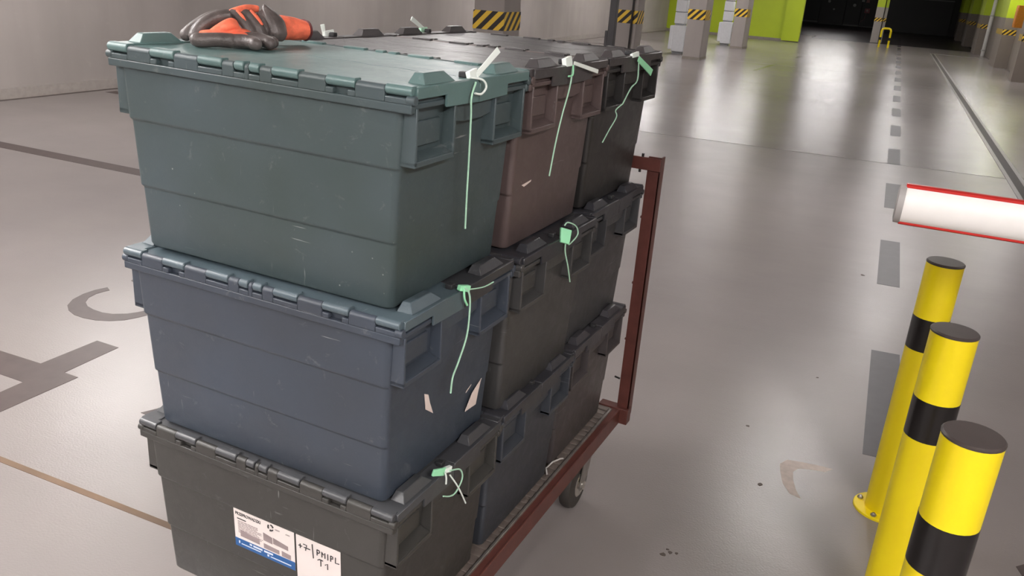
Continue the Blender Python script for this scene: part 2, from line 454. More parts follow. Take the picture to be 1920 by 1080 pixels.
# white ribbed duct stacks behind pillars
WHT = simple('white_duct_plastic', lin((232, 234, 238)), 0.45, var=0.03)
for i, (x, y, sc) in enumerate(((-4.30, 20.6, 1.0), (-4.14, 26.2, 1.0))):
    t = thing('duct_stack', ['white stepped plastic duct against the nearer bay pillar', 'white stepped plastic duct against the pillar at the green panel'][i], 'duct', (x, y, 0), group='white ducts beside pillars')
    MB().box(-0.21, 0.20, -0.15, 0.25, 0.10, 0.66).build('lower_box', WHT, t, bevel=0.02)
    MB().box(-0.11, 0.20, -0.18, 0.0, 0.05, 0.68).build('front_box', WHT, t, bevel=0.02)
    for z in (0.72, 1.0, 1.30, 1.6, 1.9, 2.2, 2.5):
        MB().box(-0.12, 0.14, -0.15, 0.2, z, z + 0.27 if z > 0.8 else z + 0.26).build('duct_section', WHT, t, bevel=0.012)
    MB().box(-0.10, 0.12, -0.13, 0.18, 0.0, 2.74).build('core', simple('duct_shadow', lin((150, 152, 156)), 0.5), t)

# black post standing left of the second pillar
t = thing('post', 'thin matt black post standing on the floor behind the stacked crates', 'post', (-1.245, 5.0, 0))
MB().box(-0.025, 0.025, -0.025, 0.025, 0, 2.3).build('shaft', simple('matt_black', lin((38, 35, 38)), 0.5), t, bevel=0.003)
MB().box(-0.045, -0.025, -0.02, 0.02, 1.02, 1.20).build('bracket', MATS['matt_black'], t, bevel=0.003)
MB().box(-0.10, 0.10, -0.10, 0.10, 0, 0.008).build('foot_plate', MATS['matt_black'], t)

# ------------------------------------------------------------------ floor markings (parts of the floor)
def mark(name, pts, mat, h=0.0012):
    return MB().prism(pts, 'z', 0.0, h).build(name, mat, floor, smooth=0)
y = 1.915
while y < 45:
    a = 0.004 * random.uniform(-1, 1)
    mark('lane_dash', [(0.805 + a, y), (0.928 + a, y + 0.005), (0.928 + a, y + 1.06), (0.805 + a, y + 1.05)], DASHP)
    y += 2.125 if y < 12 else 2.15
for yy in (3.32, 5.85, 8.4, 10.95, 13.5, 16.05, 18.6, 21.2):
    mark('bay_line', [(XL + 0.2, yy), (-3.2 if yy < 4 else -5.9, yy), (-3.2 if yy < 4 else -5.9, yy + 0.14), (XL + 0.2, yy + 0.14)], PAINT)
mark('bay_numeral', [(-2.70, 0.94), (-2.128, 0.947), (-2.124, 1.203), (-2.003, 1.200), (-1.994, 0.940), (-1.921, 0.938), (-1.926, 0.50), (-2.043, 0.50), (-2.051, 0.812), (-2.70, 0.818)], PAINT)
cpts = [(-2.563, 1.651), (-2.581, 1.595), (-2.583, 1.531), (-2.565, 1.460), (-2.526, 1.399), (-2.476, 1.363), (-2.417, 1.341), (-2.359, 1.337), (-2.298, 1.346), (-2.241, 1.372), (-2.198, 1.412), (-2.174, 1.462), (-2.150, 1.545),
        (-2.195, 1.565), (-2.221, 1.506), (-2.244, 1.470), (-2.292, 1.434), (-2.341, 1.422), (-2.398, 1.426), (-2.448, 1.439), (-2.494, 1.468), (-2.526, 1.513), (-2.537, 1.565), (-2.532, 1.601), (-2.525, 1.629)]
mark('bay_numeral', cpts, PAINT)
mark('bay_numeral', [(-2.545, 1.775), (-2.36, 1.70), (-2.36, 1.77), (-2.566, 1.845)][::-1], PAINT)
mark('bay_numeral', [(-1.53, 0.86), (-1.30, 0.86), (-1.30, 0.93), (-1.493, 0.93)], PAINT)
SEAL = simple('joint_sealant', lin((112, 90, 72)), 0.6, var=0.4, nscale=2.5)
mark('expansion_joint', [(XL, 0.430), (-0.75, 0.424), (-0.75, 0.445), (XL, 0.453)], SEAL)
THIN = simple('hairline_joint', lin((112, 104, 100)), 0.5)
mark('saw_cut', [(XL, 7.91), (XR, 8.44), (XR, 8.458), (XL, 7.928)], THIN)
mark('saw_cut', [(XL, 20.2), (0.6, 20.2), (0.6, 20.225), (XL, 20.225)], THIN)
MB().prism([(-2.02, 17.9), (-1.93, 18.0), (-1.80, 20.4), (-1.9, 20.3)], 'z', 0, 0.001).build('tyre_mark', simple('tyre_mark', lin((66, 64, 56)), 0.24), floor)
for (x, yy, l) in ((-1.75, 23.5, 0.9), (-1.45, 27.5, 0.9)):
    mark('tyre_mark', [(x, yy), (x + 0.12, yy), (x + 0.18, yy + l), (x + 0.06, yy + l)], MATS['tyre_mark'])
mark('dark_floor_zone', [(-2.55, 37.5), (XR, 37.5), (XR, Y1), (-7.45, Y1), (-7.45, 40.0), (-2.55, 40.0)], simple('dark_far_tone', lin((62, 57, 58)), 0.3, var=0.1, nscale=3), 0.001)  # floor colour set darker across the far end
mark('worn_patch', [(0.542, 1.687), (0.561, 1.729), (0.605, 1.739), (0.676, 1.749), (0.714, 1.748), (0.690, 1.715), (0.64, 1.705), (0.605, 1.69), (0.590, 1.66), (0.597, 1.60), (0.612, 1.545), (0.632, 1.501), (0.594, 1.515), (0.565, 1.57), (0.552, 1.63)][::-1],
     simple('worn_floor', lin((196, 182, 174)), 0.5, var=0.12, nscale=40), 0.0006)
# drain channel
STEEL = simple('galvanised_edge', lin((142, 137, 135)), 0.4)
for x0, x1 in ((1.885, 1.925), (2.005, 2.045)):
    mark('channel_edge', [(x0, -2), (x1, -2), (x1, 33.2), (x0, 33.2)], STEEL, 0.004)
mark('channel_slot', [(1.925, -2), (2.005, -2), (2.005, 33.2), (1.925, 33.2)], simple('channel_dark', lin((66, 60, 58)), 0.6), 0.0015)
mark('channel_edge', [(1.95, 33.0), (3.6, 32.85), (3.6, 33.05), (1.95, 33.2)], STEEL, 0.004)
mark('wall_joint', [(XR - 0.09, 12), (XR, 12), (XR, 45), (XR - 0.09, 45)], THIN, 0.001)
mark('wall_joint', [(XL + 0.03, Y0), (XL + 0.09, Y0), (XL + 0.09, 32.1), (XL + 0.03, 32.1)], PAINT, 0.001)
for x, yy, r in ((0.40, 1.905, 0.008), (0.50, 1.52, 0.008), (0.72, 4.16, 0.012), (0.300, 1.00, 0.008), (0.318, 1.02, 0.006), (0.335, 1.026, 0.005), (0.306, 1.03, 0.005), (0.6, 2.5, 0.006)):
    MB().prism([(x + r * math.cos(k * PI / 4) * random.uniform(0.6, 1.4), yy + r * math.sin(k * PI / 4) * random.uniform(0.6, 1.4)) for k in range(8)], 'z', 0, 0.001).build('dirt_spot', simple('dirt', lin((84, 74, 68)), 0.6), floor)

# ------------------------------------------------------------------ lamps
HOUS = simple('lamp_housing', lin((215, 215, 215)), 0.5)
LE = {}
for i, (x, yy, along, ln, k) in enumerate(LAMPS):
    t = thing('ceiling_or_fill_lamp', 'unseen linear ceiling lamp, either streaking the glossy floor or added for brightness', 'lamp', (x, yy, CEIL), (0, 0, PI / 2 if along else 0), 'linear lamps under the ceiling')
    MB().box(-ln / 2 - 0.04, ln / 2 + 0.04, -0.09, 0.09, -0.05, 0).build('housing', HOUS, t)
    if k not in LE: LE[k] = emit('lamp_glow_%d' % len(LE), (1.0, 0.965, 0.945, 1), LAMP * k)
    MB().box(-ln / 2, ln / 2, -0.075, 0.075, -0.095, -0.05).build('diffuser', LE[k], t)

# ------------------------------------------------------------------ cart frame -> world
TH = -0.05134
def W(x, y, z):
    c, s = math.cos(TH), math.sin(TH)
    return Vector((c * x - s * y, s * x + c * y, z + 0.65))
HP = 0.35477

# ------------------------------------------------------------------ crates
def rrect(hx, hy, z, r=0.012, n=5):
    pts = []
    for cx, cy, a0 in ((hx - r, hy - r, 0), (-hx + r, hy - r, PI / 2), (-hx + r, -hy + r, PI), (hx - r, -hy + r, 1.5 * PI)):
        for k in range(n + 1):
            a = a0 + (PI / 2) * k / n
            pts.append((cx + r * math.cos(a), cy + r * math.sin(a), z))
    return pts
KN = [(0.049, 0.100), (0.150, 0.203), (0.254, 0.300)]     # lid knuckles along the hinge, from the middle out
def crate(label, body_c, lid_c, cx, cy, layer, yaw=0.0, seed=0.0, tilt=0.0, lift=0.0, lid2=None, wear=0.5, tint=None, parts_far=True):
    t = thing('lidded_crate', label, 'crate', W(cx, cy, HP * (layer - 2) + lift), (0, tilt, TH + yaw), 'lidded crates stacked on the trolley')
    bm = plastic('crate_plastic_%d' % int(seed * 10), body_c, seed, wear=wear, tint=tint)
    lm = plastic('lid_plastic_%d' % int(seed * 10), lid_c, seed + 4.4, rough=0.36, wear=wear)
    lm2 = plastic('lid_far_plastic_%d' % int(seed * 10), lid2, seed + 2.2, rough=0.36, wear=wear) if lid2 else lm
    b = MB()
    secs = [(0.0, 0.259, 0.174), (0.006, 0.2625, 0.177), (0.110, 0.2680, 0.1800), (0.114, 0.2690, 0.1845), (0.228, 0.2742, 0.1875),
            (0.232, 0.2760, 0.1918), (0.330, 0.2805, 0.1935)]
    b.loft([rrect(hx, hy, z) for z, hx, hy in secs])
    # rim and flange
    b.box(-0.293, 0.293, -0.190, 0.190, 0.322, 0.3485)
    for s in (1, -1):
        u = 0.0
        segs = []
        slots = sorted([(a, c) for a, c in KN] + [(-c, -a) for a, c in KN] + [(0.004, 0.026), (-0.026, -0.004)])
        cur = -0.300
        for a, c in slots:
            if a > cur + 1e-4: segs.append((cur, a, 0.3525))
            if abs(abs(a + c) / 2 - 0.1765) < 0.002:
                md_ = (a + c) / 2
                segs += [(a, md_ - 0.013, 0.3388), (md_ - 0.013, md_ + 0.013, 0.3300), (md_ + 0.013, c, 0.3388)]
            else: segs.append((a, c, 0.3388))
            cur = c
        if cur < 0.300: segs.append((cur, 0.300, 0.3525))
        q0, q1 = sorted((s * 0.189, s * 0.200)); b.box(-0.300, 0.300, q0, q1, 0.3168, 0.3300)
        for a, c, zt in segs:
            if zt < 0.3305: continue
            zb = 0.3470 if zt > 0.34 else zt
            q0, q1 = sorted((s * 0.189, s * 0.200)); b.box(a, c, q0, q1, 0.3295, zb)
            if zt > 0.34: b.cyl((a, s * 0.1925, 0.3460), (c, s * 0.1925, 0.3460), 0.0078, 14)
        # hinge pin ends
        for e in (1, -1):
            b.cyl((e * 0.290, s * 0.194, 0.336), (e * 0.304, s * 0.194, 0.336), 0.0075, 12)
    # hand pockets and stiffened panels on both short ends
    for e in (1, -1):
        def bx(x0, x1, y0, y1, z0, z1):
            xa, xb = sorted((e * x0, e * x1)); b.box(xa, xb, y0, y1, z0, z1)
        for p0, p1 in ((-0.1850, -0.0670), (0.0670, 0.1850)):
            bx(0.265, 0.3005, p0, p0 + 0.006, 0.238, 0.324)
            bx(0.265, 0.3005, p1 - 0.006, p1, 0.238, 0.324)
            bx(0.265, 0.3005, p0, p1, 0.236, 0.246)
            # sloped shelf inside
            b.prism([(e * 0.266, 0.246), (e * 0.299, 0.246), (e * 0.266, 0.258)], 'y', p0 + 0.006, p1 - 0.006)
            bx(0.265, 0.2830, p0 + 0.02, p1 - 0.02, 0.262, 0.30)
        # centre panel with rounded foot
        pl = [(-0.067, 0.324), (-0.067, 0.292), (-0.03, 0.287), (0.03, 0.287), (0.067, 0.292), (0.067, 0.324)]
        xa, xb = sorted((e * 0.265, e * 0.293)); b.prism(pl, 'x', xa, xb)
        bx(0.265, 0.298, -0.195, 0.195, 0.322, 0.330)
    b.build('body', bm, t, bevel=0.0018, seg=2)
    # two hinged lid flaps
    for s, mt in ((-1, lm), (1, lm2)):
        l = MB()
        zig = []
        nz = 12
        for k in range(nz + 1):
            x = -0.298 + 0.596 * k / nz
            zig.append((x, (0.007 if k % 2 else -0.007) + s * 0.0003))
        edge = [(0.298, s * 0.189), (-0.298, s * 0.189)]
        l.prism(zig + edge, 'z', 0.3488, 0.3520)
        # raised end strips and border
        y0, y1 = sorted((s * 0.0015, s * 0.189))
        for e in (1, -1):
            xa, xb = sorted((e * 0.266, e * 0.302)); l.box(xa, xb, y0, y1, 0.3490, 0.3548)
            # apron over the short end: shallow at the corner, deep in the middle
            xa, xb = sorted((e * 0.2985, e * 0.3035))
            if s < 0: pl = [(-0.190, 0.3545), (-0.190, 0.3375), (-0.104, 0.3375), (-0.104, 0.3190), (-0.0008, 0.3165), (-0.0008, 0.3545)]
            else: pl = [(0.0008, 0.3545), (0.0008, 0.3165), (0.104, 0.3190), (0.104, 0.3375), (0.190, 0.3375), (0.190, 0.3545)]
            l.prism(pl, 'x', xa, xb)
            # stacking lug
            a, c = sorted((s * 0.068, s * 0.160))
            zt = 0.3700
            if e > 0:
                bot = [(0.2665, a, 0.3545), (0.2965, a, 0.3545), (0.2965, c, 0.3545), (0.2665, c, 0.3545)]
                top = [(0.2705, a + 0.012, zt), (0.2860, a + 0.012, zt), (0.2860, c - 0.02, zt), (0.2705, c - 0.02, zt)]
            else:
                bot = [(-0.2965, a, 0.3545), (-0.2665, a, 0.3545), (-0.2665, c, 0.3545), (-0.2965, c, 0.3545)]
                top = [(-0.2860, a + 0.012, zt), (-0.2705, a + 0.012, zt), (-0.2705, c - 0.02, zt), (-0.2860, c - 0.02, zt)]
            l.hexa(bot, top)
        for a, c in KN + [(-c, -a) for a, c in KN] + [(0.005, 0.025), (-0.025, -0.005)]:
            l.cyl((a + 0.0008, s * 0.1935, 0.3485), (c - 0.0008, s * 0.1935, 0.3485), 0.0078, 12)
            q0, q1 = sorted((s * 0.182, s * 0.193)); l.box(a + 0.001, c - 0.001, q0, q1, 0.3490, 0.3560)
        l.build('lid_flap', mt, t, bevel=0.0012, seg=1)
    for e in (1, -1):
        MB().box(*(sorted((e * 0.276, e * 0.290))), -0.026, -0.012, 0.3545, 0.364).build('seal_eye', simple('black_eye', lin((42, 42, 44)), 0.5), t, bevel=0.002)
    return t

G = [
 ('green-grey lidded crate with a pale teal lid, under the gloves', (88, 100, 102), (118, 146, 141), -0.302, 0.2085, 3, 0.018, 1.0, 0.010, 0.003, None, 0.75, (76, 88, 84)),
 ('mauve-brown lidded crate in the middle of the top row', (116, 97, 93), (92, 85, 84), -0.300, 0.611, 3, 0.004, 2.0, 0, 0, None, 0.5, (106, 88, 84)),
 ('charcoal lidded crate at the far end of the top row', (62, 58, 56), (80, 73, 72), -0.301, 1.012, 3, -0.004, 3.0, 0, 0, None, 0.35, None),
 ('slate-blue lidded crate under the green-grey one, torn white tape on its short end', (80, 88, 100), (106, 120, 126), -0.297, 0.199, 2, 0.004, 4.0, 0, 0, (74, 72, 74), 0.75, (76, 80, 88)),
 ('dark grey lidded crate under the mauve-brown one, bright green tag on its rim', (80, 77, 75), (66, 64, 68), -0.284, 0.602, 2, -0.008, 5.0, 0, 0, None, 0.35, None),
 ('dark grey lidded crate at the far end of the middle row, beside the red handle', (78, 76, 77), (66, 64, 68), -0.302, 1.003, 2, 0.0, 6.0, 0, 0, None, 0.35, None),
 ('warm dark grey lidded crate at the bottom, bearing two white paper labels', (80, 76, 71), (90, 89, 90), -0.300, 0.200, 1, 0.0, 7.0, 0, 0, (78, 76, 78), 0.4, None),
 ('slate lidded crate in the middle of the bottom row', (78, 80, 86), (72, 70, 74), -0.302, 0.600, 1, 0.0, 8.0, 0, 0, None, 0.35, None),
 ('mauve-grey lidded crate at the far end of the bottom row above the wheel', (92, 83, 82), (84, 79, 82), -0.308, 1.000, 1, 0.0, 9.0, 0, 0, None, 0.35, None),
]
CR_ = []
for lb, bc, lc, cx, cy, ly, yaw, sd, tl, lf, l2, wr_, ti in G:
    CR_.append(crate(lb, bc, lc, cx, cy, ly, yaw, sd, tl, lf, l2, wr_, ti))

# torn tape, scraps and paper labels stuck to crates (parts)
PAPER = simple('label_paper', lin((232, 222, 218)), 0.55, var=0.02)
TAPE = simple('torn_tape', lin((222, 205, 198)), 0.6, var=0.05)
def endpatch(par, cx, cy, layer, pts, x):
    """polygon (cart y, cart z) on the short end of a crate"""
    P = [(yy - cy, z - HP * (layer - 2)) for yy, z in pts]
    MB().prism(P, 'x', x, x + 0.0008).build('tape_remnant', TAPE, par, smooth=0)['label'] = 'torn whitish tape remnant'
m1, b1 = CR_[3], CR_[6]
endpatch(m1, -0.297, 0.199, 2, [(0.1254, 0.1711), (0.1382, 0.1645), (0.1448, 0.1456), (0.1576, 0.1182), (0.1311, 0.138)], 0.2720)
endpatch(m1, -0.297, 0.199, 2, [(0.3416, 0.1122), (0.3312, 0.0882), (0.3233, 0.0618), (0.2799, 0.065), (0.3044, 0.094)], 0.2720)
endpatch(m1, -0.297, 0.199, 2, [(0.3001, 0.1163), (0.2962, 0.1133), (0.2792, 0.1062), (0.2830, 0.1102)], 0.2720)
endpatch(m1, -0.297, 0.199, 2, [(0.176, 0.262), (0.190, 0.259), (0.183, 0.248), (0.190, 0.240), (0.174, 0.236)], 0.2740)
endpatch(b1, -0.300, 0.200, 1, [(0.1596, -0.085), (0.166, -0.097), (0.1899, -0.100), (0.1887, -0.109), (0.170, -0.106), (0.1588, -0.1013)], 0.2740)

endpatch(CR_[1], -0.300, 0.611, 3, [(0.470, 0.4815), (0.480, 0.4765), (0.5111, 0.4820), (0.513, 0.4850), (0.492, 0.4835)], 0.2702)
BLUE = simple('label_blue', lin((40, 92, 152)), 0.5, var=0.03)
INK = simple('black_ink', lin((44, 40, 42)), 0.6)
GINK = simple('grey_ink', lin((150, 135, 135)), 0.6, var=0.15)
LINK = simple('pale_ink', lin((214, 222, 235)), 0.6)
def face_y(z): return -(0.1846 + (z - 0.114) / 0.114 * 0.003) - 0.0006
LT = 0.2275
lab = MB().hexa([(-0.0725, face_y(LT - 0.087) - 0.0006, LT - 0.087), (0.0755, face_y(LT - 0.087) - 0.0006, LT - 0.087), (0.0755, face_y(LT - 0.087), LT - 0.087), (-0.0725, face_y(LT - 0.087), LT - 0.087)],
                [(-0.0725, face_y(LT) - 0.0006, LT), (0.0755, face_y(LT) - 0.0006, LT), (0.0755, face_y(LT), LT), (-0.0725, face_y(LT), LT)]).build('paper_label', PAPER, b1, smooth=0)
lab['label'] = 'printed white label with a blue foot band'
def flat(name, rects, mat, par, y):
    mb = MB()
    for x0, x1, z0, z1 in rects: mb.box(x0, x1, y - 0.0003, y, z0, z1)
    return mb.build(name, mat, par, smooth=0)
yl = face_y(LT) + 0.0
YB = face_y(LT - 0.087) - 0.0007
# the print follows the label's slight lean
def on(z): return face_y(z) - 0.0008
text_mesh('PRZEPROWADZKI', 0.0094, 'heading', INK, lab, (-0.0685, on(LT - 0.0125), LT - 0.0125), sx=0.82, bold=0.0002)
text_mesh('team', 0.0056, 'caption', GINK, lab, (0.0300, on(LT - 0.012), LT - 0.012))
text_mesh('.com', 0.0056, 'caption', GINK, lab, (0.0545, on(LT - 0.013), LT - 0.013))
lg = MB()
for a0 in (0.3, 0.3 + 2 * PI / 3, 0.3 + 4 * PI / 3):
    pa = [(0.0195 + 0.0062 * math.cos(a0 + k * 0.28), on(LT - 0.010), LT - 0.0105 + 0.0062 * math.sin(a0 + k * 0.28)) for k in range(6)]
    lg.tube(pa, [0.0022, 0.0018, 0.0016, 0.0016, 0.0016, 0.0006], 6)
lg.build('ring_logo', INK, lab)
rl = []
rows = random.Random(3)
flat('fine_print', [(-0.0645, -0.0645 + 0.0225, LT - 0.0215, LT - 0.0195)], INK, lab, on(LT - 0.02))
for k in range(9):
    z = LT - 0.0255 - k * 0.0033
    x = -0.0630
    mb = []
    end = -0.063 + rows.uniform(0.045, 0.064)
    while x < end:
        l = rows.uniform(0.004, 0.010); mb.append((x, min(x + l, end), z - 0.0013, z)); x += l + 0.0012
    flat('fine_print', mb, GINK, lab, on(z))
pic = MB()
for (x0, x1, z0, z1, dz) in ((-0.058, -0.010, -0.061, -0.046, -0.004), (0.0, 0.022, -0.047, -0.029, -0.004), (0.024, 0.060, -0.046, -0.032, -0.006), (0.0, 0.038, -0.065, -0.054, -0.002), (0.044, 0.066, -0.066, -0.054, -0.002)):
    pic.hexa([(x0, on(LT + z0) - 0.0002, LT + z0), (x1, on(LT + z0) - 0.0002, LT + z0 + dz * 0.3), (x1, on(LT + z0), LT + z0 + dz * 0.3), (x0, on(LT + z0), LT + z0)],
             [(x0, on(LT + z1) - 0.0002, LT + z1), (x1, on(LT + z1) - 0.0002, LT + z1 + dz), (x1, on(LT + z1), LT + z1 + dz), (x0, on(LT + z1), LT + z1)])
pic.build('picture', GINK, lab, smooth=0)
bz0, bz1 = LT - 0.087, LT - 0.068
MB().hexa([(-0.0725, on(bz0) - 0.0002, bz0), (0.0755, on(bz0) - 0.0002, bz0), (0.0755, on(bz0) + 0.0004, bz0), (-0.0725, on(bz0) + 0.0004, bz0)],
          [(-0.0725, on(bz1) - 0.0002, bz1), (0.0755, on(bz1) - 0.0002, bz1), (0.0755, on(bz1) + 0.0004, bz1), (-0.0725, on(bz1) + 0.0004, bz1)]).build('blue_band', BLUE, lab, smooth=0)
flat('band_print', [(-0.0635, -0.0605, LT - 0.079, LT - 0.073), (-0.057, -0.008, LT - 0.0795, LT - 0.0775), (-0.036, -0.030, LT - 0.074, LT - 0.0700), (-0.027, -0.004, LT - 0.0745, LT - 0.0705), (0.0, 0.022, LT - 0.0745, LT - 0.0705),
                   (0.008, 0.0125, LT - 0.081, LT - 0.0765), (0.016, 0.066, LT - 0.0805, LT - 0.0785)], LINK, lab, on(LT - 0.078) - 0.0003)
LH = 0.105
hl = MB().hexa([(0.0800, face_y(LT - LH) - 0.0006, LT - LH), (0.1820, face_y(LT - LH) - 0.0006, LT - LH), (0.1820, face_y(LT - LH), LT - LH), (0.0800, face_y(LT - LH), LT - LH)],
               [(0.0800, face_y(LT) - 0.0006, LT), (0.1820, face_y(LT) - 0.0006, LT), (0.1820, face_y(LT), LT), (0.0800, face_y(LT), LT)]).build('paper_label', PAPER, b1, smooth=0)
hl['label'] = 'blank white label with marker handwriting'
def pen(strokes, name='handwriting'):
    mb = MB()
    for st in strokes:
        mb.tube([(0.080 + u, on(LT + v) - 0.0001, LT + v) for u, v in st], 0.0010, 6)
    mb.build(name, INK, hl)
pen([[(0.0060, -0.0225), (0.0140, -0.0225)], [(0.0098, -0.0180), (0.0098, -0.0275)],
     [(0.0170, -0.0160), (0.0250, -0.0160), (0.0220, -0.0285)], [(0.0185, -0.0225), (0.0330, -0.0225)],
     [(0.0380, -0.0080), (0.0400, -0.0385)],
     [(0.0490, -0.0155), (0.0490, -0.0280)], [(0.0490, -0.0155), (0.0540, -0.0160), (0.0555, -0.0195), (0.0530, -0.0220), (0.0490, -0.0225)],
     [(0.0600, -0.0280), (0.0600, -0.0160), (0.0635, -0.0215), (0.0670, -0.0160), (0.0670, -0.0280)],
     [(0.0735, -0.0160), (0.0735, -0.0290)],
     [(0.0800, -0.0165), (0.0800, -0.0290)], [(0.0800, -0.0165), (0.0850, -0.0175), (0.0850, -0.0215), (0.0800, -0.0230)],
     [(0.0910, -0.0160), (0.0905, -0.0285), (0.0990, -0.0275)],
     [(0.0500, -0.0385), (0.0540, -0.0355), (0.0620, -0.0360)], [(0.0570, -0.0370), (0.0570, -0.0500)],
     [(0.0670, -0.0430), (0.0725, -0.0385), (0.0725, -0.0510)]])

# ------------------------------------------------------------------ trolley
RED = simple('red_brown_steel_paint', lin((90, 50, 44)), 0.42, var=0.18, nscale=24, bmp=0.05)
GALV = simple('zinc_metal', lin((150, 145, 140)), 0.35, metal=0.7, var=0.2, nscale=40)
RUB = simple('tyre_rubber', lin((62, 58, 55)), 0.65)
DECK = simple('deck_sheet', lin((104, 94, 88)), 0.5, var=0.12, nscale=30)
ct = thing('platform_trolley', 'red-brown steel platform trolley carrying all nine crates', 'trolley', W(0.003, 0.0, -0.65), (0, 0, TH))
DZ = 0.2945          # deck top in world height
x0, x1, y0, y1 = -0.545, 0.0, 0.065, 1.255
for nm, a in (('side_rail', (x1 - 0.028, x1, y0, y1)), ('side_rail', (x0, x0 + 0.045, y0, y1))):
    mb = MB().box(a[0], a[1], a[2], a[3], DZ - 0.008, DZ - 0.003)
    if nm == 'side_rail' and a[1] == x1: mb.box(x1 - 0.005, x1 + 0.001, y0, y1, DZ - 0.052, DZ - 0.002)
    else: mb.box(x0 - 0.001, x0 + 0.005, y0, y1, DZ - 0.052, DZ - 0.002)
    mb.build(nm, RED, ct, bevel=0.0015)
for ya, yb in ((y0, y0 + 0.045), (y1 - 0.045, y1)):
    MB().box(x0, x1, ya, yb, DZ - 0.05, DZ - 0.009).build('cross_rail', RED, ct, bevel=0.0015)
MB().box(x1 - 0.07, x1 + 0.026, y1 - 0.02, y1 + 0.015, DZ - 0.05, DZ - 0.0).build('corner_plate', RED, ct, bevel=0.0015)
mb = MB().box(x0 + 0.045, x1 - 0.029, y0 + 0.02, y1 - 0.02, DZ - 0.012, DZ - 0.004)
k = y0 + 0.03
while k < y1 - 0.03:
    mb.box(x1 - 0.09, x1 - 0.03, k, k + 0.013, DZ - 0.004, DZ - 0.0005); k += 0.030
mb.build('deck', DECK, ct, bevel=0.001)
MB().box(x1 - 0.026, x1 - 0.019, y0 + 0.02, y1 - 0.04, DZ - 0.004, DZ + 0.004).build('edge_strip', GALV, ct, bevel=0.0015)
# handle: two posts and a cross bar
px = 0.004
for a in (x1 + px - 0.019, x0 + 0.02):
    MB().box(a, a + 0.038, y1 - 0.005, y1 - 0.001 + 0.004, DZ - 0.03, 1.075).box(a + 0.033, a + 0.038, y1 - 0.005, y1 + 0.03, DZ - 0.03, 1.075).build('handle_post', RED, ct, bevel=0.001)
MB().box(x0 + 0.02, x1 + px + 0.019, y1 - 0.012, y1 - 0.005, 1.037, 1.072).build('handle_bar', RED, ct, bevel=0.001)
for (bx_, bz_) in ((x1 - 0.012, 1.075), (x1 - 0.016, 1.032)):
    MB().cyl((bx_ - 0.02, y1 - 0.005, bz_ - 0.004), (bx_ - 0.02, y1 - 0.005, bz_ + 0.006), 0.004, 8).build('bolt', BLK, ct)
MB().cyl((x1 - 0.015, y1 - 0.01, 0.39), (x1 - 0.032, y1 - 0.01, 0.393), 0.003, 8).build('bolt', BLK, ct)
for bz_ in (0.70, 0.52, 0.90):
    MB().cyl((x1 - 0.013, y1, bz_), (x1 - 0.018, y1, bz_), 0.004, 8).build('bolt', RED, ct)
for kx, ky, yw in ((-0.075, 1.10, 0.15), (-0.50, 1.10, 0.1), (-0.075, 0.16, 0.0), (-0.50, 0.16, 0.0)):
    ca = MB().box(kx - 0.045, kx + 0.045, ky - 0.01, ky + 0.09, DZ - 0.062, DZ - 0.050).cyl((kx, ky + 0.04, DZ - 0.062), (kx, ky + 0.04, DZ - 0.085), 0.032, 16)
    for s in (-1, 1):
        ca.prism([(ky + 0.080, 0.215), (ky + 0.010, 0.215), (ky - 0.020, 0.096), (ky - 0.016, 0.066), (ky + 0.014, 0.064), (ky + 0.034, 0.095)], 'x', kx + s * 0.027 - 0.002, kx + s * 0.027 + 0.002)
    ca.box(kx - 0.029, kx + 0.029, ky, ky + 0.075, 0.209, 0.215)
    cs = ca.build('caster_fork', GALV, ct, bevel=0.001)
    wv = MB()
    prof = [(0.030, -0.020), (0.062, -0.020), (0.076, -0.016), (0.080, -0.007), (0.080, 0.007), (0.076, 0.016), (0.062, 0.020), (0.030, 0.020)]
    rings = [[(kx + xx, ky + r * math.cos(2 * PI * q / 32), 0.080 + r * math.sin(2 * PI * q / 32)) for q in range(32)] for r, xx in prof]
    wv.loft(rings)
    tyre = wv.build('wheel', RUB, cs)
    hb = MB().loft([[(kx + xx, ky + r * math.cos(2 * PI * q / 24), 0.080 + r * math.sin(2 * PI * q / 24)) for q in range(24)] for r, xx in ((0.036, -0.022), (0.040, 0.0), (0.040, 0.0215), (0.036, 0.0235), (0.028, 0.0205), (0.014, 0.022), (0.014, 0.034), (0.006, 0.036))])
    hb.build('hub', simple('hub_chrome', lin((200, 195, 188)), 0.25, metal=0.8, var=0.1), cs)
o = MB().tube([W(-0.035, 0.775, -0.352), W(-0.045, 0.79, -0.345), W(-0.040, 0.82, -0.340), W(-0.030, 0.85, -0.342), W(-0.026, 0.86, -0.345)], 0.0022, 8).build('strap_end', simple('clear_strap', lin((190, 186, 184)), 0.3))
tag(o, 'short pale strap end lying on the trolley deck beside the bottom crates', 'strap')

